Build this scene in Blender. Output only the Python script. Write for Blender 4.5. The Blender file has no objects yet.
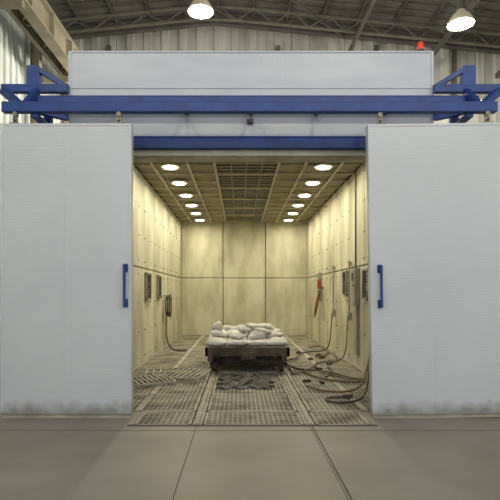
import bpy, bmesh, math, random
from mathutils import Vector, Matrix, noise
random.seed(7)
S = bpy.context.scene
S.view_settings.view_transform = 'Standard'
COL = S.collection

# ------------------------------------------------------------------ materials
def mat(name, c1, c2=None, scale=3.0, rough=0.6, metal=0.0, bump=0.0, bscale=40, detail=6, emit=None, estr=0, stretch=(1,1,1), lo=0.35, hi=0.65, spec=0.5):
    m = bpy.data.materials.new(name); m.use_nodes = True
    nt = m.node_tree; b = nt.nodes['Principled BSDF']
    b.inputs['Roughness'].default_value = rough
    b.inputs['Metallic'].default_value = metal
    b.inputs['Specular IOR Level'].default_value = spec
    c2 = c2 or tuple(x*0.8 for x in c1)
    tc = nt.nodes.new('ShaderNodeTexCoord'); mp = nt.nodes.new('ShaderNodeMapping')
    mp.inputs['Scale'].default_value = stretch
    nt.links.new(tc.outputs['Object'], mp.inputs['Vector'])
    n = nt.nodes.new('ShaderNodeTexNoise'); n.inputs['Scale'].default_value = scale; n.inputs['Detail'].default_value = detail
    nt.links.new(mp.outputs['Vector'], n.inputs['Vector'])
    r = nt.nodes.new('ShaderNodeValToRGB')
    r.color_ramp.elements[0].position = lo; r.color_ramp.elements[0].color = (*c2, 1)
    r.color_ramp.elements[1].position = hi; r.color_ramp.elements[1].color = (*c1, 1)
    nt.links.new(n.outputs['Fac'], r.inputs['Fac'])
    nt.links.new(r.outputs['Color'], b.inputs['Base Color'])
    if bump:
        n2 = nt.nodes.new('ShaderNodeTexNoise'); n2.inputs['Scale'].default_value = bscale; n2.inputs['Detail'].default_value = 5
        nt.links.new(tc.outputs['Object'], n2.inputs['Vector'])
        bp = nt.nodes.new('ShaderNodeBump'); bp.inputs['Strength'].default_value = bump; bp.inputs['Distance'].default_value = 0.02
        nt.links.new(n2.outputs['Fac'], bp.inputs['Height']); nt.links.new(bp.outputs['Normal'], b.inputs['Normal'])
    if emit:
        b.inputs['Emission Color'].default_value = (*emit, 1); b.inputs['Emission Strength'].default_value = estr
    return m

def ribs(m, axis, scale, strength, dist=0.01):
    nt = m.node_tree; b = nt.nodes['Principled BSDF']
    tc = nt.nodes.new('ShaderNodeTexCoord')
    w = nt.nodes.new('ShaderNodeTexWave'); w.bands_direction = axis; w.inputs['Scale'].default_value = scale; w.inputs['Distortion'].default_value = 0.2
    nt.links.new(tc.outputs['Object'], w.inputs['Vector'])
    bp = nt.nodes.new('ShaderNodeBump'); bp.inputs['Strength'].default_value = strength; bp.inputs['Distance'].default_value = dist
    nt.links.new(w.outputs['Fac'], bp.inputs['Height']); nt.links.new(bp.outputs['Normal'], b.inputs['Normal'])

def door_material():
    m = mat('painted_door_sheet', (0.64,0.665,0.70), (0.59,0.615,0.655), scale=0.9, rough=0.35)
    nt = m.node_tree; b = nt.nodes['Principled BSDF']
    src = b.inputs['Base Color'].links[0].from_socket
    tc = nt.nodes.new('ShaderNodeTexCoord'); sp = nt.nodes.new('ShaderNodeSeparateXYZ')
    nt.links.new(tc.outputs['Object'], sp.inputs[0])
    nz = nt.nodes.new('ShaderNodeTexNoise'); nz.inputs['Scale'].default_value = 6; nz.inputs['Detail'].default_value = 6
    nt.links.new(tc.outputs['Object'], nz.inputs['Vector'])
    a = nt.nodes.new('ShaderNodeMath'); a.operation = 'MULTIPLY_ADD'; a.inputs[1].default_value = -0.28
    nt.links.new(nz.outputs['Fac'], a.inputs[0]); nt.links.new(sp.outputs['Z'], a.inputs[2])
    mr = nt.nodes.new('ShaderNodeMapRange'); mr.inputs['From Min'].default_value = -0.08; mr.inputs['From Max'].default_value = 0.08
    mr.inputs['To Min'].default_value = 0.85; mr.inputs['To Max'].default_value = 0
    nt.links.new(a.outputs[0], mr.inputs['Value'])
    mx = nt.nodes.new('ShaderNodeMix'); mx.data_type = 'RGBA'
    nt.links.new(mr.outputs[0], mx.inputs['Factor']); nt.links.new(src, mx.inputs['A']); mx.inputs['B'].default_value = (0.24,0.225,0.20,1)
    nt.links.new(mx.outputs['Result'], b.inputs['Base Color'])
    ribs(m,'Z',9,0.08)
    return m

M = {}
M['door'] = door_material()
M['door_trim'] = mat('galvanised_door_trim', (0.62,0.63,0.65), (0.5,0.51,0.54), 8, 0.4, 0.2)
M['facade'] = mat('facade_sandwich_panel', (0.58,0.61,0.67), (0.52,0.555,0.615), 1.5, 0.4, stretch=(1,1,4))
ribs(M['facade'],'X',6,0.05)
M['blue'] = mat('blue_enamel_steel', (0.012,0.060,0.27), (0.007,0.038,0.18), 5, 0.42, 0.0)
M['liner'] = mat('blast_liner_dusty', (0.60,0.57,0.44), (0.37,0.345,0.245), 1.7, 0.8, bump=0.3, bscale=12, stretch=(1,1,0.35), lo=0.33, hi=0.6, detail=9)
M['seam'] = mat('liner_seam_dark', (0.15,0.13,0.09), (0.11,0.095,0.065), 6, 0.9)
M['bolt'] = mat('bolt_steel', (0.26,0.24,0.19), None, 9, 0.5, 0.6)
M['ceilp'] = mat('booth_ceiling_panel', (0.32,0.28,0.19), (0.21,0.18,0.12), 2.5, 0.75, bump=0.2)
M['ceilf'] = mat('booth_ceiling_frame', (0.54,0.49,0.37), (0.40,0.36,0.27), 4, 0.6)
M['slat'] = mat('ceiling_slat_metal', (0.30,0.28,0.22), (0.20,0.185,0.14), 6, 0.5, 0.3)
M['dark'] = mat('dark_void', (0.02,0.018,0.014), (0.012,0.01,0.008), 6, 0.9)
M['grate'] = mat('floor_grating_steel', (0.39,0.365,0.29), (0.18,0.165,0.125), 2.2, 0.6, 0.3, lo=0.36, hi=0.58)
M['gframe'] = mat('grating_frame_dusty', (0.50,0.47,0.38), (0.32,0.29,0.225), 3, 0.7)
M['pit'] = mat('pit_sand_dark', (0.26,0.235,0.18), (0.08,0.07,0.05), 1.4, 0.95, bump=0.4)
M['conc'] = mat('concrete_floor', (0.285,0.262,0.22), (0.205,0.187,0.155), 0.9, 0.52, bump=0.05, bscale=50, detail=10, lo=0.3, hi=0.7)
M['conc_j'] = mat('floor_joint', (0.11,0.10,0.085), None, 5, 0.9)
M['hallwall'] = mat('hall_cladding', (0.50,0.49,0.44), (0.34,0.335,0.30), 0.8, 0.6, stretch=(3,3,0.3))
M['hallwallL'] = mat('hall_side_cladding', (0.66,0.70,0.66), (0.52,0.56,0.53), 0.8, 0.6)
M['roof'] = mat('hall_roof_sheet', (0.15,0.14,0.125), (0.10,0.09,0.08), 1.0, 0.7)
M['steel'] = mat('hall_primer_steel', (0.36,0.31,0.20), (0.25,0.215,0.14), 2, 0.6)
M['steel_m'] = mat('hall_truss_steel', (0.17,0.155,0.12), (0.12,0.11,0.085), 2, 0.6)
M['steel_d'] = mat('hall_dark_steel', (0.11,0.10,0.085), (0.07,0.065,0.055), 2, 0.6)
M['girder'] = mat('crane_girder_paint', (0.30,0.26,0.17), (0.21,0.18,0.12), 2, 0.6)
M['cart'] = mat('cart_rusty_steel', (0.13,0.10,0.07), (0.045,0.036,0.028), 6, 0.65, 0.3, bump=0.3)
M['deck'] = mat('cart_deck_dusty', (0.40,0.36,0.28), (0.22,0.19,0.14), 4, 0.8)
M['bag'] = mat('woven_sandbag', (0.80,0.79,0.77), (0.50,0.485,0.45), 6, 0.85, bump=0.6, bscale=25)
M['hose'] = mat('rubber_hose', (0.07,0.06,0.05), (0.04,0.035,0.03), 5, 0.6)
M['hose_tan'] = mat('dusty_blast_hose', (0.24,0.18,0.12), (0.13,0.095,0.065), 7, 0.7)
M['hose_red'] = mat('air_hose_rust', (0.24,0.12,0.07), (0.15,0.08,0.05), 7, 0.6)
M['red'] = mat('red_enamel', (0.32,0.06,0.03), (0.20,0.04,0.02), 6, 0.5)
M['beacon'] = mat('beacon_red_lens', (0.8,0.05,0.02), None, 6, 0.25, emit=(1,0.08,0.03), estr=0.35)
M['lampglow'] = mat('lamp_glass_lit', (1,0.95,0.8), None, 3, 0.3, emit=(1,0.95,0.80), estr=14)
M['bayglow'] = mat('high_bay_glass_lit', (1,0.97,0.85), None, 3, 0.3, emit=(1,0.95,0.76), estr=12)
M['baydome'] = mat('high_bay_reflector', (0.75,0.68,0.5), (0.6,0.55,0.4), 3, 0.35, 0.3, emit=(1,0.85,0.5), estr=0.12)
M['lampring'] = mat('lamp_ring_white', (0.8,0.74,0.6), None, 3, 0.4)
M['vent'] = mat('vent_louvre_dark', (0.09,0.085,0.07), (0.05,0.045,0.035), 6, 0.6)
M['boxgrey'] = mat('control_box_grey', (0.34,0.33,0.28), (0.24,0.23,0.19), 4, 0.5)

# ------------------------------------------------------------------ helpers
def empty(name, loc=(0,0,0)):
    e = bpy.data.objects.new(name, None); e.location = loc; e.empty_display_size = 0.2
    COL.objects.link(e); return e

def finish(bm, name, mats, parent=None, origin=(0,0,0), bevel=0, smooth=False, seg=2):
    me = bpy.data.meshes.new(name)
    if origin != (0,0,0): bmesh.ops.translate(bm, verts=bm.verts, vec=-Vector(origin))
    bmesh.ops.recalc_face_normals(bm, faces=bm.faces)
    bm.to_mesh(me); bm.free()
    if not isinstance(mats, (list,tuple)): mats = [mats]
    for m in mats: me.materials.append(m)
    if smooth:
        for p in me.polygons: p.use_smooth = True
    o = bpy.data.objects.new(name, me); o.location = origin; COL.objects.link(o)
    if parent:
        o.parent = parent; o.location = Vector(origin) - parent.location
    if bevel:
        b = o.modifiers.new('bevel','BEVEL'); b.width = bevel; b.segments = seg; b.limit_method='ANGLE'
    return o

def abox(bm, x0,x1,y0,y1,z0,z1, mi=0):
    vs = [bm.verts.new(p) for p in ((x0,y0,z0),(x1,y0,z0),(x1,y1,z0),(x0,y1,z0),(x0,y0,z1),(x1,y0,z1),(x1,y1,z1),(x0,y1,z1))]
    for f in ((0,3,2,1),(4,5,6,7),(0,1,5,4),(1,2,6,5),(2,3,7,6),(3,0,4,7)):
        fa = bm.faces.new([vs[i] for i in f]); fa.material_index = mi

def abar(bm, p, q, w, h, mi=0, up=Vector((0,0,1))):
    p=Vector(p); q=Vector(q); d=(q-p).normalized()
    s=d.cross(up)
    if s.length<1e-4: s=Vector((1,0,0))
    s.normalize(); u=s.cross(d)
    vs=[]
    for e in (p,q):
        for a,b in ((-1,-1),(1,-1),(1,1),(-1,1)):
            vs.append(bm.verts.new(e+s*w/2*a+u*h/2*b))
    for f in ((0,1,2,3),(4,7,6,5),(0,4,5,1),(1,5,6,2),(2,6,7,3),(3,7,4,0)):
        fa=bm.faces.new([vs[i] for i in f]); fa.material_index=mi

def aibeam(bm, p, q, w, h, t=0.02, mi=0):
    up=Vector((0,0,1)); p=Vector(p); q=Vector(q)
    off=up*(h/2-t/2)
    abar(bm,p+off,q+off,w,t,mi); abar(bm,p-off,q-off,w,t,mi); abar(bm,p,q,t,h-2*t+0.002,mi)

def acyl(bm, c, r1, r2, h, axis='Z', seg=24, mi=0, cap=True):
    rot = {'Z':Matrix(), 'X':Matrix.Rotation(math.pi/2,4,'Y'), 'Y':Matrix.Rotation(-math.pi/2,4,'X')}[axis]
    g = bmesh.ops.create_cone(bm, cap_ends=cap, segments=seg, radius1=r1, radius2=r2, depth=h, matrix=Matrix.Translation(c)@rot)
    fs=set()
    for v in g['verts']:
        for f in v.link_faces: fs.add(f)
    for f in fs: f.material_index = mi

def box(name, b, m, parent=None, bevel=0):
    bm = bmesh.new(); abox(bm,*b)
    return finish(bm,name,m,parent,origin=((b[0]+b[1])/2,(b[2]+b[3])/2,b[4]),bevel=bevel)

def tube(name, pts, r, m, parent=None, cyc=False):
    cu = bpy.data.curves.new(name,'CURVE'); cu.dimensions='3D'; cu.bevel_depth=r; cu.bevel_resolution=3; cu.resolution_u=8
    sp = cu.splines.new('NURBS'); sp.points.add(len(pts)-1)
    for i,p in enumerate(pts): sp.points[i].co=(*p,1)
    sp.use_endpoint_u=True; sp.order_u=4; sp.use_cyclic_u=cyc
    o = bpy.data.objects.new(name,cu); cu.materials.append(m); COL.objects.link(o)
    if parent: o.parent=parent; o.location=-parent.location
    return o

# ------------------------------------------------------------------ camera
cam = bpy.data.cameras.new('camera'); co = bpy.data.objects.new('camera',cam); COL.objects.link(co)
co.location=(0,0,1.5); co.rotation_euler=(math.pi/2,0,0)
cam.sensor_width=36; cam.lens=36; cam.shift_x=0.02; cam.shift_y=0.086
S.camera=co

# ------------------------------------------------------------------ hall shell
XL, XR = -2.10, 2.40      # booth inside faces
YF, YB = 6.6, 17.9
ZC = 4.03
HX0, HX1, HY0, HY1 = -7.0, 14.0, -7.0, 20.0
RX0,RX1=-0.49,0.80
bm=bmesh.new()
PX0,PX1,PY0,PY1 = XL,XR,6.32,YB
QX0,QX1,QY0 = -1.22,1.50,5.68
def slab(x0,x1,y0,y1): abox(bm,x0,x1,y0,y1,-0.15,0)
slab(HX0,HX1,HY0,QY0); slab(HX0,QX0,QY0,PY0); slab(QX1,HX1,QY0,PY0)
slab(HX0,PX0,PY0,PY1); slab(PX1,HX1,PY0,PY1); slab(HX0,HX1,PY1,HY1)
def joint(p,q,w=0.014):
    abar(bm,(p[0],p[1],0.0005),(q[0],q[1],0.0005),w,0.003,1)
joint((-5,-6),(-5,5.5)); joint((6,-6),(6,6))
joint((-7,5.45),(14,5.45),0.012); joint((-7,1.6),(14,1.6))
# rails of the trolley track set flush in the slab
joint((RX0,-3),(RX0,QY0-0.02),0.008)
joint((RX1+0.012,-3),(RX1+0.012,QY0-0.02),0.014); joint((RX1-0.014,-3),(RX1-0.014,QY0-0.02),0.005)
abar(bm,(QX0-0.05,QY0-0.03,0.003),(QX1+0.05,QY0-0.03,0.003),0.05,0.008,1)
finish(bm,'floor',[M['conc'],M['conc_j']])
bm=bmesh.new(); abox(bm,XL-0.3,XR+0.3,QY0-0.3,YB+0.3,-0.35,-0.12)
finish(bm,'floor_pit',M['pit'])

def corr(bm, along, a0,a1, pos, z0,z1, pitch=0.30, depth=0.05, sgn=1):
    a=a0; prof=[]
    while a<a1:
        prof += [(a,0),(a+pitch*0.45,0),(a+pitch*0.55,depth),(a+pitch*0.9,depth)]
        a+=pitch
    prof.append((a1,0))
    prev=None
    for (t,d) in prof:
        d*=sgn
        P=(t,pos+d) if along=='X' else (pos+d,t)
        v0=bm.verts.new((P[0],P[1],z0)); v1=bm.verts.new((P[0],P[1],z1))
        if prev: bm.faces.new((prev[0],v0,v1,prev[1]))
        prev=(v0,v1)
def roofz(x): return 12.25-0.10*x if x>-1 else 12.35+0.1*(x+1)
bm=bmesh.new(); corr(bm,'X',HX0,HX1,HY1,0,13,0.7,0.09,-1)
abox(bm,HX0,HX1,HY1+0.02,HY1+0.2,0,13)
finish(bm,'wall_back',M['hallwall'])
bm=bmesh.new(); corr(bm,'Y',HY0,HY1,HX0,0,12.4,0.4,0.06,1); abox(bm,HX0-0.2,HX0-0.02,HY0,HY1,0,12.4)
finish(bm,'wall_left',M['hallwallL'])
bm=bmesh.new(); corr(bm,'Y',HY0,HY1,HX1,0,11.4,0.4,0.06,-1); abox(bm,HX1+0.02,HX1+0.2,HY0,HY1,0,11.4)
finish(bm,'wall_right',M['hallwallL'])
# roof: corrugated sheet
bm=bmesh.new()
for (xa,xb) in ((HX0-0.2,-1),(-1,HX1+0.2)):
    za,zb=roofz(xa),roofz(xb)
    vs=[bm.verts.new(p) for p in ((xa,HY0,za),(xb,HY0,zb),(xb,HY1+0.2,zb),(xa,HY1+0.2,za),(xa,HY0,za+0.1),(xb,HY0,zb+0.1),(xb,HY1+0.2,zb+0.1),(xa,HY1+0.2,za+0.1))]
    for f in ((0,3,2,1),(4,5,6,7),(0,1,5,4),(1,2,6,5),(2,3,7,6),(3,0,4,7)): bm.faces.new([vs[i] for i in f])
    y=HY0+0.1
    while y<HY1: abar(bm,(xa,y,za-0.02),(xb,y,zb-0.02),0.12,0.05); y+=0.4
finish(bm,'ceiling',M['roof'])
rs=empty('roof_steelwork')
bm=bmesh.new()
for y in (3,7.5,12,16.3,19.2):
    for xa,xb in ((HX0,-1),(-1,HX1)):
        aibeam(bm,(xa,y,roofz(xa)-0.32),(xb,y,roofz(xb)-0.32),0.2,0.42,0.03)
for x in [-6+i*1.3 for i in range(15)]:
    abar(bm,(x,HY0,roofz(x)-0.11),(x,HY1,roofz(x)-0.11),0.08,0.14)
finish(bm,'rafters_and_purlins',M['steel_d'],rs)
bm=bmesh.new()
y=18.0
zt=lambda x: roofz(x)-0.5
zb=lambda x: roofz(x)-0.95
for x in [HX0+0.4+i*1.3 for i in range(15)]:
    x2=x+1.3
    abar(bm,(x,y,zb(x)),(x2,y,zb(x2)),0.07,0.07); abar(bm,(x,y,zt(x)),(x2,y,zt(x2)),0.07,0.06)
    abar(bm,(x,y,zb(x)),(x+0.65,y,zt(x)),0.03,0.03); abar(bm,(x+0.65,y,zt(x)),(x2,y,zb(x2)),0.03,0.03)
finish(bm,'lattice_truss',M['steel_m'],rs)
bm=bmesh.new()
for y in (3,7.5,12,16.3,19.5):
    for dx in (-0.14,0.14): abox(bm,HX0+0.35+dx-0.012,HX0+0.35+dx+0.012,y-0.12,y+0.12,0,11.6)
    abox(bm,HX0+0.21,HX0+0.49,y-0.01,y+0.01,0,11.6)
finish(bm,'portal_columns',M['steel'],rs)
bm=bmesh.new()
aibeam(bm,(-5.35,HY0+1,8.95),(-5.35,HY1-0.1,8.95),0.34,0.75,0.04)
abar(bm,(-5.35,HY0+1,9.36),(-5.35,HY1-0.1,9.36),0.07,0.07)
for y in [HY0+1.5+i*1.5 for i in range(17)]: abox(bm,-5.5,-5.2,y-0.01,y+0.01,8.6,9.3)
for y in (3,7.5,12,16.3,19.5): abar(bm,(HX0+0.45,y,8.45),(-5.2,y,8.45),0.16,0.2)
aibeam(bm,(-6.15,HY0+1,9.15),(-6.15,HY1-0.1,9.15),0.14,0.3,0.025)
for y in [HY0+1.5+i*1.5 for i in range(17)]: abar(bm,(-6.15,y,9.1),(-5.4,y+0.75,9.1),0.05,0.05); abar(bm,(-5.4,y+0.75,9.1),(-6.15,y+1.5,9.1),0.05,0.05)
finish(bm,'crane_runway_girder',M['girder'],rs)
bm=bmesh.new()
for y in (14.5,):
    aibeam(bm,(2.5,y,roofz(2.5)-1.0),(13.8,y,roofz(13.8)-1.4),0.16,0.3,0.03)
for x in (4.2,7.2,10.2): abar(bm,(x,14.5,roofz(x)-1.1),(x,19.9,roofz(x)-1.1),0.10,0.18)
for x in (-2.5,1.0): abar(bm,(x,16.3,roofz(x)-0.55),(x+3.0,19.2,roofz(x+3)-0.55),0.06,0.06)
for z in (9.5,):
    abar(bm,(HX0+0.2,HY1-0.17,z),(HX1-0.2,HY1-0.17,z),0.08,0.12)
for x in (-5.2,1.5,5.4,8.5): abox(bm,x-0.08,x+0.08,HY1-0.24,HY1-0.10,0,11.3)
finish(bm,'wall_girts_and_braces',M['steel_d'],rs)

# ------------------------------------------------------------------ booth
booth=empty('sand_blasting_booth')
bm=bmesh.new()
OX0,OX1,OZ=-2.25,2.54,4.67
abox(bm,OX0,XL-0.06,YF+0.1,YB+0.25,0,OZ-0.02); abox(bm,XR+0.06,OX1,YF+0.1,YB+0.25,0,OZ-0.02)
abox(bm,XL-0.06,XR+0.06,YB+0.06,YB+0.25,0,OZ-0.02); abox(bm,OX0,OX1,YF+0.1,YB+0.25,OZ-0.3,OZ-0.02)
finish(bm,'booth_shell',M['facade'],booth)
bm=bmesh.new()
abox(bm,OX0,OX1,YF,YF+0.1,4.20,OZ); abox(bm,OX0,OX1,YF,YF+0.1,3.54,4.195)
abox(bm,OX0,-1.75,YF,YF+0.1,0,3.54); abox(bm,2.05,OX1,YF,YF+0.1,0,3.54)
finish(bm,'facade_panels',M['facade'],booth,bevel=0.004)
bm=bmesh.new()
abox(bm,OX0-0.01,OX1+0.01,YF-0.012,YF+0.12,OZ,OZ+0.02)
abox(bm,OX0-0.012,OX0+0.02,YF-0.012,YF,3.54,OZ); abox(bm,OX1-0.02,OX1+0.012,YF-0.012,YF,3.54,OZ)
finish(bm,'facade_flashing',M['facade'],booth)
bm=bmesh.new()
aibeam(bm,(-2.0,YF-0.05,3.465),(2.3,YF-0.05,3.465),0.10,0.155,0.02); abox(bm,-2.0,2.3,YF-0.09,YF-0.06,3.40,3.53)
finish(bm,'lintel_beam',M['blue'],booth,bevel=0.004)
bm=bmesh.new()
abox(bm,XL,XR,YF+0.1,YF+0.3,3.30,ZC)
abox(bm,-2.0,2.3,YF-0.01,YF+0.1,3.31,3.385)
abox(bm,XL,-1.75,YF+0.1,YF+0.3,0,3.30); abox(bm,2.05,XR,YF+0.1,YF+0.3,0,3.30)
finish(bm,'inner_lintel_and_jambs',M['liner'],booth,bevel=0.005)
bm=bmesh.new(); abox(bm,0.09,0.17,YF-0.04,YF,3.73,3.78); acyl(bm,(0.13,YF-0.05,3.75),0.015,0.015,0.03,'Y',12)
finish(bm,'limit_switch',M['vent'],booth)

# ------------------------------------------------------------------ interior liner panels
NP=8; PL=(YB-(YF+0.3))/NP
rows=((0.0,2.025),(2.05,ZC))
def side(name,x,sgn):
    bm=bmesh.new()
    for i in range(NP):
        y0=YF+0.3+i*PL
        for (z0,z1) in rows:
            if sgn>0: xa,xb=x-0.05,x
            else: xa,xb=x,x+0.05
            abox(bm,xa,xb,y0+0.012,y0+PL-0.012,z0+0.0,z1)
    finish(bm,name,M['liner'],booth,bevel=0.012)
    bm=bmesh.new()
    xa,xb=(x-0.06,x-0.03) if sgn>0 else (x+0.03,x+0.06)
    abox(bm,xa,xb,YF+0.3,YB,0,ZC)
    finish(bm,name+'_backing',M['seam'],booth)
    bm=bmesh.new()
    for i in range(NP):
        y0=YF+0.3+i*PL
        for yy in (y0+0.07,y0+PL/2,y0+PL-0.07):
            for zz in (0.15,0.7,1.3,1.9,2.18,2.7,3.3,3.88):
                acyl(bm,(x+0.004*sgn,yy,zz),0.015,0.015,0.016,'X',8)
    finish(bm,name+'_bolts',M['bolt'],booth)
side('liner_wall_left',XL,1)
side('liner_wall_right',XR,-1)
bm=bmesh.new()
for (xa,xb) in ((XL,-0.62),(-0.60,0.90),(0.92,XR)):
    for (z0,z1) in rows: abox(bm,xa+0.006,xb-0.006,YB,YB+0.05,z0,z1)
finish(bm,'liner_wall_back',M['liner'],booth,bevel=0.012)
box('liner_wall_back_backing',(XL,XR,YB+0.03,YB+0.06,0,ZC),M['seam'],booth)
bm=bmesh.new()
for xa,xb in ((XL,-0.62),(-0.60,0.90),(0.92,XR)):
    for xx in (xa+0.08,(xa+xb)/2,xb-0.08):
        for zz in (0.15,0.7,1.3,1.9,2.18,2.7,3.3,3.88): acyl(bm,(xx,YB-0.004,zz),0.015,0.015,0.016,'Y',8)
finish(bm,'liner_wall_back_bolts',M['bolt'],booth)

# ceiling of booth
LY=[9.84+1.43*i for i in range(0,6)]
LX=(-1.37,1.64)
bm=bmesh.new(); abox(bm,XL-0.06,XR+0.06,YF+0.3,YB+0.06,ZC+0.06,ZC+0.12)
finish(bm,'booth_ceiling_backing',M['dark'],booth)
bm=bmesh.new()
cols=((XL,-1.72),(-1.72,-1.02),(-1.02,-0.50),(0.76,1.28),(1.28,1.98),(1.98,XR))
ys=[YF+0.3]
y=LY[0]-1.43*1.5
while y<YB:
    if y>YF+0.35: ys.append(y)
    y+=1.43/2
ys.append(YB)
ys=sorted(ys)
for i in range(len(ys)-1):
    for a,b in cols: abox(bm,a+0.012,b-0.012,ys[i]+0.012,ys[i+1]-0.012,ZC+0.02,ZC+0.06)
finish(bm,'booth_ceiling_panels',M['ceilp'],booth,bevel=0.005)
bm=bmesh.new()
for x in (-1.72,-1.02,-0.50,0.76,1.28,1.98): abox(bm,x-0.022,x+0.022,YF+0.3,YB,ZC-0.03,ZC+0.03)
for y in ys[1:-1]: abox(bm,XL,-0.5,y-0.018,y+0.018,ZC-0.025,ZC+0.03); abox(bm,0.76,XR,y-0.018,y+0.018,ZC-0.025,ZC+0.03)
for y in ys[1:-1:2]: abox(bm,-0.5,0.76,y-0.03,y+0.03,ZC-0.025,ZC+0.03)
finish(bm,'booth_ceiling_frame',M['ceilf'],booth)
bm=bmesh.new()
y=YF+0.35
while y<YB-0.05:
    abar(bm,(-0.48,y,ZC+0.02),(0.74,y,ZC+0.02),0.09,0.02); y+=0.24
for x in (-0.18,0.13,0.44): abox(bm,x-0.012,x+0.012,YF+0.3,YB,ZC-0.008,ZC+0.02)
finish(bm,'booth_ceiling_grille',M['slat'],booth)
for x in LX:
    for y in LY:
        e=empty('ceiling_downlight',(x,y,ZC))
        bm=bmesh.new(); acyl(bm,(x,y,ZC-0.03),0.19,0.16,0.05,'Z',32)
        finish(bm,'trim_ring',M['lampring'],e,bevel=0.005)
        bm=bmesh.new(); acyl(bm,(x,y,ZC-0.062),0.135,0.10,0.018,'Z',32)
        finish(bm,'lens',M['lampglow'],e,smooth=False)
        l=bpy.data.lights.new('downlight_bulb','AREA'); l.shape='DISK'; l.size=0.25; l.energy=24; l.color=(1,0.91,0.66)
        lo=bpy.data.objects.new('downlight_bulb',l); COL.objects.link(lo); lo.parent=e; lo.location=(0,0,-0.085)

# ------------------------------------------------------------------ floor gratings
def grating(bm,x0,x1,y0,y1,z=0.0,fx=0.06,fy=0.085,h=0.03,frame=0.03):
    abox(bm,x0,x1,y0,y0+frame,z-h,z+0.004,1); abox(bm,x0,x1,y1-frame,y1,z-h,z+0.004,1)
    abox(bm,x0,x0+frame,y0,y1,z-h,z+0.004,1); abox(bm,x1-frame,x1,y0,y1,z-h,z+0.004,1)
    n=max(1,int((x1-x0-2*frame)/fx))
    for i in range(1,n): 
        x=x0+frame+(x1-x0-2*frame)*i/n; abox(bm,x-0.009,x+0.009,y0+frame,y1-frame,z-h,z)
    n=max(1,int((y1-y0-2*frame)/fy))
    for i in range(1,n):
        y=y0+frame+(y1-y0-2*frame)*i/n; abox(bm,x0+frame,x1-frame,y-0.016,y+0.016,z-h,z-0.002)
bm=bmesh.new()
for a,b in ((QX0,RX0-0.06),(RX0+0.06,RX1-0.06),(RX1+0.06,QX1)):
    grating(bm,a+0.01,b-0.01,QY0+0.01,PY0-0.01)
ys2=[PY0+0.01+i*(PY1-PY0-0.02)/11 for i in range(12)]
for i in range(11):
    for a,b in ((PX0,-1.3),(-1.3,RX0-0.06),(RX0+0.06,RX1-0.06),(RX1+0.06,1.6),(1.6,PX1)):
        grating(bm,a+0.012,b-0.012,ys2[i]+0.012,ys2[i+1]-0.012)
finish(bm,'floor_gratings',[M['grate'],M['gframe']],booth)
bm=bmesh.new()
for x in (PX0+0.005,-1.3,1.6,PX1-0.005): abox(bm,x-0.012,x+0.012,PY0,PY1,-0.16,-0.002)
for y in ys2[1:-1]: abox(bm,PX0,PX1,y-0.012,y+0.012,-0.16,-0.033)
finish(bm,'grating_bearers',M['gframe'],booth)
bm=bmesh.new()
for x in (RX0,RX1):
    abox(bm,x-0.055,x+0.055,QY0+0.005,PY1-0.01,-0.16,-0.005)
    abox(bm,x-0.02,x+0.02,QY0+0.005,PY1-0.01,-0.005,0.02)
finish(bm,'trolley_rails',M['gframe'],booth,bevel=0.003)

# ------------------------------------------------------------------ door track steelwork
tr=empty('door_track_steelwork')
bm=bmesh.new()
aibeam(bm,(-2.87,6.06,3.745),(3.10,6.06,3.745),0.10,0.12,0.02)
abox(bm,-2.87,3.10,6.01,6.03,3.69,3.80)
aibeam(bm,(-2.70,6.42,3.965),(3.05,6.42,3.965),0.10,0.11,0.02); abox(bm,-2.70,3.05,6.37,6.39,3.92,4.01)
for sx in (0,1):
    f=(lambda x: x) if sx==0 else (lambda x: 0.29-x)
    abar(bm,(f(-3.1),6.52,4.16),(f(-2.24),6.52,4.16),0.09,0.10)
    abar(bm,(f(-2.68),6.52,4.18),(f(-2.68),6.52,4.45),0.17,0.1)
    abar(bm,(f(-2.62),6.50,4.40),(f(-2.26),6.58,4.20),0.06,0.06)
    abar(bm,(f(-3.08),6.50,4.13),(f(-2.62),6.12,3.74),0.08,0.09)
    abar(bm,(f(-2.26),6.56,3.80),(f(-2.80),6.10,3.80),0.07,0.08)
    abar(bm,(f(-2.62),6.45,4.10),(f(-2.62),6.10,3.80),0.07,0.08)
    abar(bm,(f(-2.50),6.52,3.96),(f(-2.50),6.52,3.54),0.10,0.08)
    abar(bm,(f(-2.5),6.6,3.66),(f(-2.5),6.06,3.66),0.08,0.05)
for x in (-1.6,-0.7,0.14,1.0,1.9): 
    abar(bm,(x,6.6,3.86),(x,6.06,3.77),0.05,0.03)
finish(bm,'track_and_brackets',M['blue'],tr,bevel=0.003)

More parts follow.
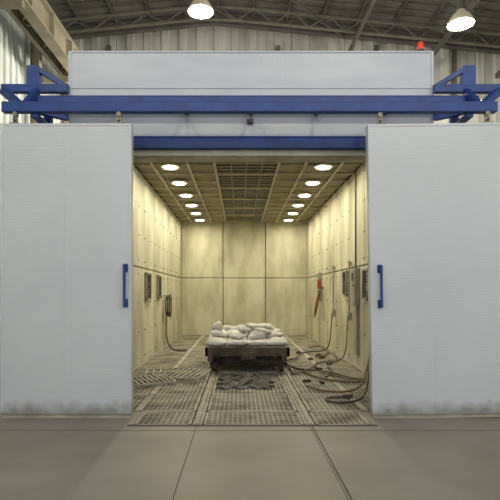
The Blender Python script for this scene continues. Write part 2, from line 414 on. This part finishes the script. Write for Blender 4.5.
# ------------------------------------------------------------------ sliding doors
def sliding_door(x0,x1,handle_x,seams,tilt=0):
    yf,yb=5.98,6.10; z0,z1=0.05,3.53
    e=empty('sliding_door',((x0+x1)/2,(yf+yb)/2,0.0))
    bm=bmesh.new()
    xs=[x0+0.035]+seams+[x1-0.035]
    for i in range(len(xs)-1): abox(bm,xs[i]+0.0003,xs[i+1]-0.0003,yf+0.006,yb-0.006,z0+0.03,z1-0.03)
    finish(bm,'leaf_panels',M['door'],e,origin=((x0+x1)/2,yf,0),bevel=0.001)
    bm=bmesh.new()
    abox(bm,x0,x0+0.035,yf,yb,z0,z1); abox(bm,x1-0.035,x1,yf,yb,z0,z1)
    abox(bm,x0+0.035,x1-0.035,yf,yb,z1-0.03,z1); abox(bm,x0+0.035,x1-0.035,yf,yb,z0,z0+0.03)
    finish(bm,'leaf_frame',M['door'],e,origin=((x0+x1)/2,yf,0),bevel=0.003)
    bm=bmesh.new(); abox(bm,x0+0.01,x1-0.01,yf+0.02,yb-0.02,0.0,z0+0.01)
    finish(bm,'bottom_skirt',M['gframe'],e)
    bm=bmesh.new()
    abar(bm,(handle_x,yf-0.06,1.34),(handle_x,yf-0.06,1.84),0.03,0.03)
    for z in (1.38,1.80): abar(bm,(handle_x,yf-0.06,z),(handle_x,yf+0.004,z),0.025,0.025)
    for z in (1.38,1.80): abox(bm,handle_x-0.03,handle_x+0.03,yf-0.008,yf+0.004,z-0.05,z+0.05)
    finish(bm,'pull_handle',M['blue'],e,bevel=0.005)
    bm=bmesh.new()
    for x in (x0+0.16,x1-0.16):
        abox(bm,x-0.03,x+0.03,yf+0.045,yf+0.06,z1-0.01,3.66); acyl(bm,(x,yf+0.055,3.655),0.03,0.03,0.05,'Y',20)
        acyl(bm,(x,yf+0.02,z1+0.05),0.012,0.012,0.05,'Y',10)
        abox(bm,x-0.06,x+0.06,yf+0.01,yb-0.01,z1,z1+0.015)
    finish(bm,'roller_hangers',M['bolt'],e)
    e.rotation_euler=(0,tilt,0)
    return e
sliding_door(-2.87,-1.30,-1.37,[-2.1])
sliding_door(1.585,3.20,1.70,[2.35],tilt=math.radians(-0.9))

# ------------------------------------------------------------------ beacon
e=empty('warning_beacon',(2.41,6.68,4.69))
bm=bmesh.new(); acyl(bm,(2.41,6.68,4.715),0.05,0.05,0.05); finish(bm,'base',M['vent'],e)
bm=bmesh.new(); acyl(bm,(2.41,6.68,4.78),0.042,0.038,0.08); bmesh.ops.create_uvsphere(bm,u_segments=16,v_segments=8,radius=0.038,matrix=Matrix.Translation((2.41,6.68,4.82)))
finish(bm,'lens',M['beacon'],e,smooth=True)

# ------------------------------------------------------------------ high bay lamps, some of them added only for fill light
def high_bay(x,y,z,power=500):
    e=empty('high_bay_or_fill_lamp',(x,y,z))
    bm=bmesh.new()
    prof=[(0.31,0.0),(0.30,0.03),(0.26,0.12),(0.19,0.22),(0.11,0.29),(0.09,0.34)]
    rings=[]
    for r,h in prof:
        rings.append([bm.verts.new((x+r*math.cos(a*math.tau/32),y+r*math.sin(a*math.tau/32),z+h)) for a in range(32)])
    for i in range(len(rings)-1):
        for j in range(32): bm.faces.new((rings[i][j],rings[i][(j+1)%32],rings[i+1][(j+1)%32],rings[i+1][j]))
    o=finish(bm,'reflector',M['baydome'],e,smooth=True); s=o.modifiers.new('s','SOLIDIFY'); s.thickness=0.008
    bm=bmesh.new(); acyl(bm,(x,y,z+0.45),0.09,0.09,0.24,'Z',20); abar(bm,(x,y,z+0.55),(x,y,roofz(x)),0.025,0.025)
    finish(bm,'gear_housing_and_rod',M['vent'],e)
    bm=bmesh.new(); bmesh.ops.create_uvsphere(bm,u_segments=24,v_segments=12,radius=0.15,matrix=Matrix.Translation((x,y,z+0.05)))
    finish(bm,'bulb',M['bayglow'],e,smooth=True)
    l=bpy.data.lights.new('bay_light','POINT'); l.shadow_soft_size=0.12; l.energy=power; l.color=(1,0.94,0.80)
    lo=bpy.data.objects.new('bay_light',l); COL.objects.link(lo); lo.parent=e; lo.location=(0,0,-0.24)
high_bay(-0.94,12,8.25,450); high_bay(5.3,12,7.95,450)
high_bay(-4.2,17,8.2,430); high_bay(1.8,17.5,8.2,380); high_bay(8,17,7.95,380)  # added fill lamps at the rear, to brighten the hall's back wall
for x in (-3.5,2.2,8): high_bay(x,1.0,8.2,330)  # added fill lamps above the view, lighting the front of the hall
high_bay(-0.9,-4,8.2,300); high_bay(5.3,-4,8.2,300)  # more added fill lamps, unseen behind the camera

# ------------------------------------------------------------------ flatbed cart
cx0,cx1,cy0,cy1=-0.64,0.91,9.15,11.4
cart=empty('flatbed_trolley',((cx0+cx1)/2,(cy0+cy1)/2,0))
bm=bmesh.new()
n=9
for i in range(n):
    a=cy0+0.03+(cy1-cy0-0.06)*i/n; b=cy0+0.03+(cy1-cy0-0.06)*(i+1)/n
    abox(bm,cx0+0.02,cx1-0.02,a+0.006,b-0.006,0.46,0.51)
finish(bm,'deck_planks',M['deck'],cart,bevel=0.006)
bm=bmesh.new()
abox(bm,cx0,cx1,cy0,cy0+0.05,0.34,0.50); abox(bm,cx0,cx1,cy1-0.05,cy1,0.34,0.50)
abox(bm,cx0,cx0+0.05,cy0,cy1,0.34,0.50); abox(bm,cx1-0.05,cx1,cy0,cy1,0.34,0.50)
for x in (-0.42,0.13,0.66): abox(bm,x-0.04,x+0.04,cy0+0.05,cy1-0.05,0.30,0.46)
for y in (cy0+0.35,cy1-0.35): abox(bm,-0.52,0.84,y-0.05,y+0.05,0.18,0.32)
for x in (cx0+0.10,cx1-0.10):
    abox(bm,x-0.05,x+0.05,cy0-0.02,cy0+0.01,0.25,0.47)
abox(bm,0.02,0.28,cy0-0.06,cy0+0.02,0.28,0.42); abar(bm,(0.10,cy0-0.2,0.33),(0.10,cy0,0.33),0.03,0.05); abar(bm,(0.20,cy0-0.2,0.33),(0.20,cy0,0.33),0.03,0.05)
finish(bm,'chassis',M['cart'],cart,bevel=0.006)
bm=bmesh.new()
for x in (RX0,RX1):
    for y in (cy0+0.35,cy1-0.35):
        acyl(bm,(x,y,0.145),0.125,0.125,0.06,'X',28); acyl(bm,(x+(0.04 if x<0 else -0.04),y,0.145),0.15,0.15,0.02,'X',28)
        acyl(bm,(x,y,0.145),0.04,0.04,0.14,'X',14)
        abox(bm,x-0.075,x-0.045,y-0.08,y+0.08,0.08,0.36); abox(bm,x+0.055,x+0.08,y-0.08,y+0.08,0.08,0.36)
for y in (cy0+0.35,cy1-0.35): acyl(bm,(0.155,y,0.145),0.025,0.025,1.2,'X',12)
finish(bm,'wheel_sets',M['cart'],cart,bevel=0.004)

# sandbags
bm=bmesh.new()
def bag(cx,cy,cz,L,W,H,rz,rx=0,ry=0):
    R=Matrix.Translation((cx,cy,cz))@Matrix.Rotation(rz,4,'Z')@Matrix.Rotation(ry,4,'Y')@Matrix.Rotation(rx,4,'X')
    sd=random.random()*50; nu,nv=22,12; g=[]
    sg=lambda v,p: math.copysign(abs(v)**p,v)
    for j in range(nv+1):
        v=-math.pi/2+math.pi*j/nv; row=[]
        for i in range(nu):
            u=math.tau*i/nu
            x=sg(math.cos(v),0.7)*sg(math.cos(u),0.45); y=sg(math.cos(v),0.7)*sg(math.sin(u),0.5); z=sg(math.sin(v),0.9)
            pin=1-0.55*abs(x)**4
            p=Vector((x*L/2*(1+0.05*abs(y)),y*W/2*(1-0.10*abs(x)**0.5*(1-abs(y))),z*H/2*pin))
            nn=noise.noise(p*8+Vector((sd,0,0)))*0.035+noise.noise(p*20+Vector((sd,3,0)))*0.018
            p+=Vector((x,y,z*0.8)).normalized()*nn
            q=R@p
            q.z=max(q.z,0.512)
            row.append(bm.verts.new(q))
        g.append(row)
    for j in range(nv):
        for i in range(nu):
            bm.faces.new((g[j][i],g[j][(i+1)%nu],g[j+1][(i+1)%nu],g[j+1][i]))
z=0.565
for r in range(6):
    y=cy0+0.22+r*0.36
    for c in range(4):
        bag(-0.43+c*0.385+random.uniform(-.03,.03),y+random.uniform(-.03,.03),z+random.uniform(0,.015),0.40,0.32,0.11,random.uniform(-.4,.4),random.uniform(-.05,.05),random.uniform(-.05,.05))
for r in range(5):
    y=cy0+0.50+r*0.36
    for c in range(4):
        if r==0 and c in (0,3): continue
        bag(-0.40+c*0.35+random.uniform(-.07,.07),y+random.uniform(-.04,.04),z+0.09+random.uniform(-.01,.03),0.34,0.25,0.11,random.uniform(-1,1),random.uniform(-.2,.2),random.uniform(-.15,.15))
for (x,y,dz,rz,rx) in ((-0.20,10.6,0.19,0.3,0.1),(0.12,10.2,0.19,1.2,0.1),(0.45,10.0,0.18,-0.4,-0.1),(0.30,10.7,0.20,0.5,0.2),(0.0,10.8,0.20,1.8,-0.2),(0.6,10.6,0.19,0.2,0.1),(0.28,10.35,0.26,0.9,0.2),(0.50,10.4,0.25,-0.5,0.1)):
    bag(x,y,z+dz,0.33,0.24,0.11,rz,rx,0.08)
bag(-0.47,10.25,z+0.20,0.22,0.15,0.30,0.3,0.15,0)
bmesh.ops.remove_doubles(bm,verts=bm.verts,dist=0.0003)
o=finish(bm,'sandbag_pile',M['bag'],None,origin=(0.13,10.2,0.51),smooth=True)

# ------------------------------------------------------------------ wall fixtures
def vent(x,sgn,y0,y1,z0,z1):
    e=empty('louvre_vent',(x,(y0+y1)/2,z0))
    bm=bmesh.new()
    X=lambda a,b:(x+min(a*sgn,b*sgn),x+max(a*sgn,b*sgn))
    a,b=X(0.0,0.05)
    abox(bm,a,b,y0,y0+0.03,z0,z1); abox(bm,a,b,y1-0.03,y1,z0,z1); abox(bm,a,b,y0,y1,z0,z0+0.03); abox(bm,a,b,y0,y1,z1-0.03,z1)
    finish(bm,'frame',M['boxgrey'],e)
    bm=bmesh.new(); a,b=X(0.0,0.012); abox(bm,a,b,y0,y1,z0,z1)
    zz=z0+0.06
    while zz<z1-0.05:
        abar(bm,(x+0.03*sgn,y0+0.02,zz),(x+0.03*sgn,y1-0.02,zz),0.04,0.012,up=Vector((sgn*0.6,0,1))); zz+=0.06
    finish(bm,'slats',M['vent'],e)
vent(XR,-1,9.25,9.65,1.38,1.95); vent(XR,-1,11.1,11.5,1.45,2.0)
vent(XL,1,11.0,11.6,1.35,1.95); vent(XL,1,12.6,13.1,1.35,1.95)
e=empty('junction_box',(XR,10.15,0.5))
bm=bmesh.new(); abox(bm,XR-0.10,XR,9.98,10.32,1.25,2.0); abox(bm,XR-0.06,XR,10.05,10.25,0.25,1.25); abox(bm,XR-0.112,XR-0.10,10.0,10.3,1.28,1.97)
finish(bm,'enclosure',M['boxgrey'],e,bevel=0.006)
bm=bmesh.new(); acyl(bm,(XR-0.05,10.15,3.0),0.018,0.018,2.02,'Z',10); acyl(bm,(XR-0.125,10.05,1.65),0.015,0.015,0.03,'X',10); abox(bm,XR-0.125,XR-0.112,10.1,10.24,1.75,1.9)
finish(bm,'conduit_and_switch',M['vent'],e)
# pipework along the right wall
e=empty('wall_pipework',(XR,12,0))
bm=bmesh.new()
for y in (10.75,12.6): acyl(bm,(XR-0.05,y,1.55),0.018,0.018,1.3,'Z',10)
for y in (10.75,12.6): abox(bm,XR-0.08,XR,y-0.05,y+0.05,0.92,1.08); abox(bm,XR-0.07,XR,y-0.04,y+0.04,2.1,2.16)
finish(bm,'pipes',M['boxgrey'],e)
for k,y in enumerate((10.75,12.6)):
    tube('drop_hose',[(XR-0.08,y,1.0),(XR-0.13,y-.1,0.6),(XR-0.15,y-.2,0.2),(XR-0.35,y-.3,0.03),(XR-0.7,y+0.1,0.03),(XR-0.9-0.1*k,y-0.6,0.03)],0.016,M['hose'] if k else M['hose_tan'],e)
e=empty('blast_hose_hanger',(XR,14.5,1.0))
bm=bmesh.new(); acyl(bm,(XR-0.12,14.4,1.74),0.06,0.06,0.24,'Z',20); acyl(bm,(XR-0.12,14.4,1.89),0.06,0.03,0.06,'Z',20); abox(bm,XR-0.12,XR,14.35,14.45,1.62,1.68)
finish(bm,'red_filter_body',M['red'],e,bevel=0.006)
bm=bmesh.new(); abox(bm,XR-0.1,XR,14.7,14.95,1.3,2.1); finish(bm,'backing_box',M['boxgrey'],e,bevel=0.006)
for k in range(3):
    tube('hanging_hose',[(XR-0.12,14.4-k*.05,1.6),(XR-0.15-k*.05,14.3,1.2),(XR-0.28,14.2-k*.08,0.9+k*.08),(XR-0.25,14.5,0.75+k*.1),(XR-0.12,14.7,1.1),(XR-0.1,14.6,1.6)],0.025,M['hose_red'],e)
e=empty('coiled_hose',(XL,14,1.2))
for k in range(3):
    pts=[]
    for i in range(14):
        a=i/13*math.tau
        pts.append((XL+0.09+0.05*k,13.7+0.20*math.cos(a),1.15+(0.26+0.03*k)*math.sin(a)))
    tube('loop',pts,0.02,M['hose'],e)
tube('drop',[(XL+0.1,13.6,0.9),(XL+0.15,13.2,0.5),(XL+0.2,12.9,0.1),(XL+0.5,12.5,0.03),(XL+0.7,12.9,0.03)],0.022,M['hose'],e)
bm=bmesh.new(); abox(bm,XL,XL+0.22,13.67,13.73,1.40,1.44); finish(bm,'hook',M['boxgrey'],e)
# right wall hoses near the door
e=empty('blast_hose',(2.2,8.2,0))
tube('hose_1',[(2.34,8.6,1.62),(2.28,8.5,1.5),(2.25,8.4,1.0),(2.14,8.2,0.5),(1.98,7.9,0.12),(1.75,7.5,0.035),(1.45,7.35,0.035),(1.2,7.5,0.035),(1.05,7.9,0.035)],0.016,M['hose_red'],e)
tube('hose_2',[(2.34,8.9,1.55),(2.22,8.7,1.2),(2.30,8.4,0.8),(2.1,8.3,0.3),(2.0,8.0,0.04),(1.7,8.4,0.03),(1.3,8.6,0.03),(1.2,9.4,0.03)],0.018,M['hose_tan'],e)
tube('hose_3',[(2.34,8.75,1.6),(2.18,8.45,1.45),(2.12,8.1,0.9),(2.0,7.7,0.4),(1.8,7.1,0.05),(1.6,6.8,0.025),(1.35,6.7,0.025),(1.15,6.8,0.025),(1.2,7.1,0.025),(1.45,7.05,0.03)],0.015,M['hose'],e)
bm=bmesh.new(); abox(bm,2.26,XR,8.52,8.95,1.55,1.68); finish(bm,'wall_bracket',M['boxgrey'],e)
e=empty('floor_hose',(1.5,9,0))
def wander(n,x,y,s,z=0.03):
    pts=[];a=random.random()*6
    for i in range(n):
        a+=random.uniform(-1.0,1.0); x+=math.cos(a)*s; y+=math.sin(a)*s*1.8
        x=min(max(x,0.98),2.2); y=min(max(y,7.4),15)
        pts.append((x,y,z+random.uniform(0,0.02)))
    return pts
for k,(x,y) in enumerate(((1.5,8.2),(1.3,9.6),(1.7,10.8),(1.4,12.0),(1.6,13.2))):
    tube('hose_run',wander(12,x,y,0.24),0.016,(M['hose'],M['hose_tan'],M['hose_tan'],M['hose'],M['hose_red'])[k],e)
bm=bmesh.new()
for i in range(12):
    x=random.uniform(1.05,2.1); y=random.uniform(6.9,12.5); a=random.random()*3
    abar(bm,(x,y,0.025),(x+0.14*math.cos(a),y+0.14*math.sin(a),0.03),0.045,0.045)
finish(bm,'scrap_pieces',M['cart'],None,origin=(1.6,9,0),bevel=0.006)
bm=bmesh.new()
def loose(cx,cy,cz,L,W,rz,tilt):
    R=Matrix.Translation((cx,cy,cz))@Matrix.Rotation(rz,4,'Z')@Matrix.Rotation(tilt,4,'X')
    before=set(bm.verts)
    for i in range(9):
        x=-L/2+L*i/8; abox(bm,x-0.014,x+0.014,-W/2,W/2,0,0.03)
    for y in (-W/2,0,W/2): abox(bm,-L/2,L/2,y-0.014,y+0.014,0,0.03)
    nv=[v for v in bm.verts if v not in before]
    bmesh.ops.transform(bm,matrix=R,verts=nv)
loose(-1.2,9.15,0.03,1.0,0.6,0.15,0.06); loose(-1.0,8.75,0.08,0.8,0.6,-0.35,0.10); loose(-1.5,8.3,0.04,0.7,0.6,0.5,0.05)
finish(bm,'loose_grating_sheets',M['gframe'],None,origin=(-1.1,9,0))
bm=bmesh.new()
N=26; g=[]
for j in range(N):
    row=[]
    for i in range(N):
        u=i/(N-1)*2-1; v=j/(N-1)*2-1
        r=max(abs(u),abs(v)); h=(1-r**2)*0.10*(0.6+0.8*abs(noise.noise(Vector((u*2.5,v*2.5,4)))))+abs(noise.noise(Vector((u*5,v*5,1))))*0.07*(1-r**4)+0.012
        row.append(bm.verts.new((0.10+u*0.42+0.15*noise.noise(Vector((v*3,0,0))),8.3+v*0.5+0.15*noise.noise(Vector((u*3,5,0))),h)))
    g.append(row)
for j in range(N-1):
    for i in range(N-1): bm.faces.new((g[j][i],g[j][i+1],g[j+1][i+1],g[j+1][i]))
finish(bm,'crumpled_tarp',M['hose'],None,origin=(0.18,8.45,0))

# ------------------------------------------------------------------ world
w=bpy.data.worlds.new('world'); S.world=w; w.use_nodes=True
bg=w.node_tree.nodes['Background']; bg.inputs[0].default_value=(0.85,0.915,1.0,1); bg.inputs[1].default_value=0.96
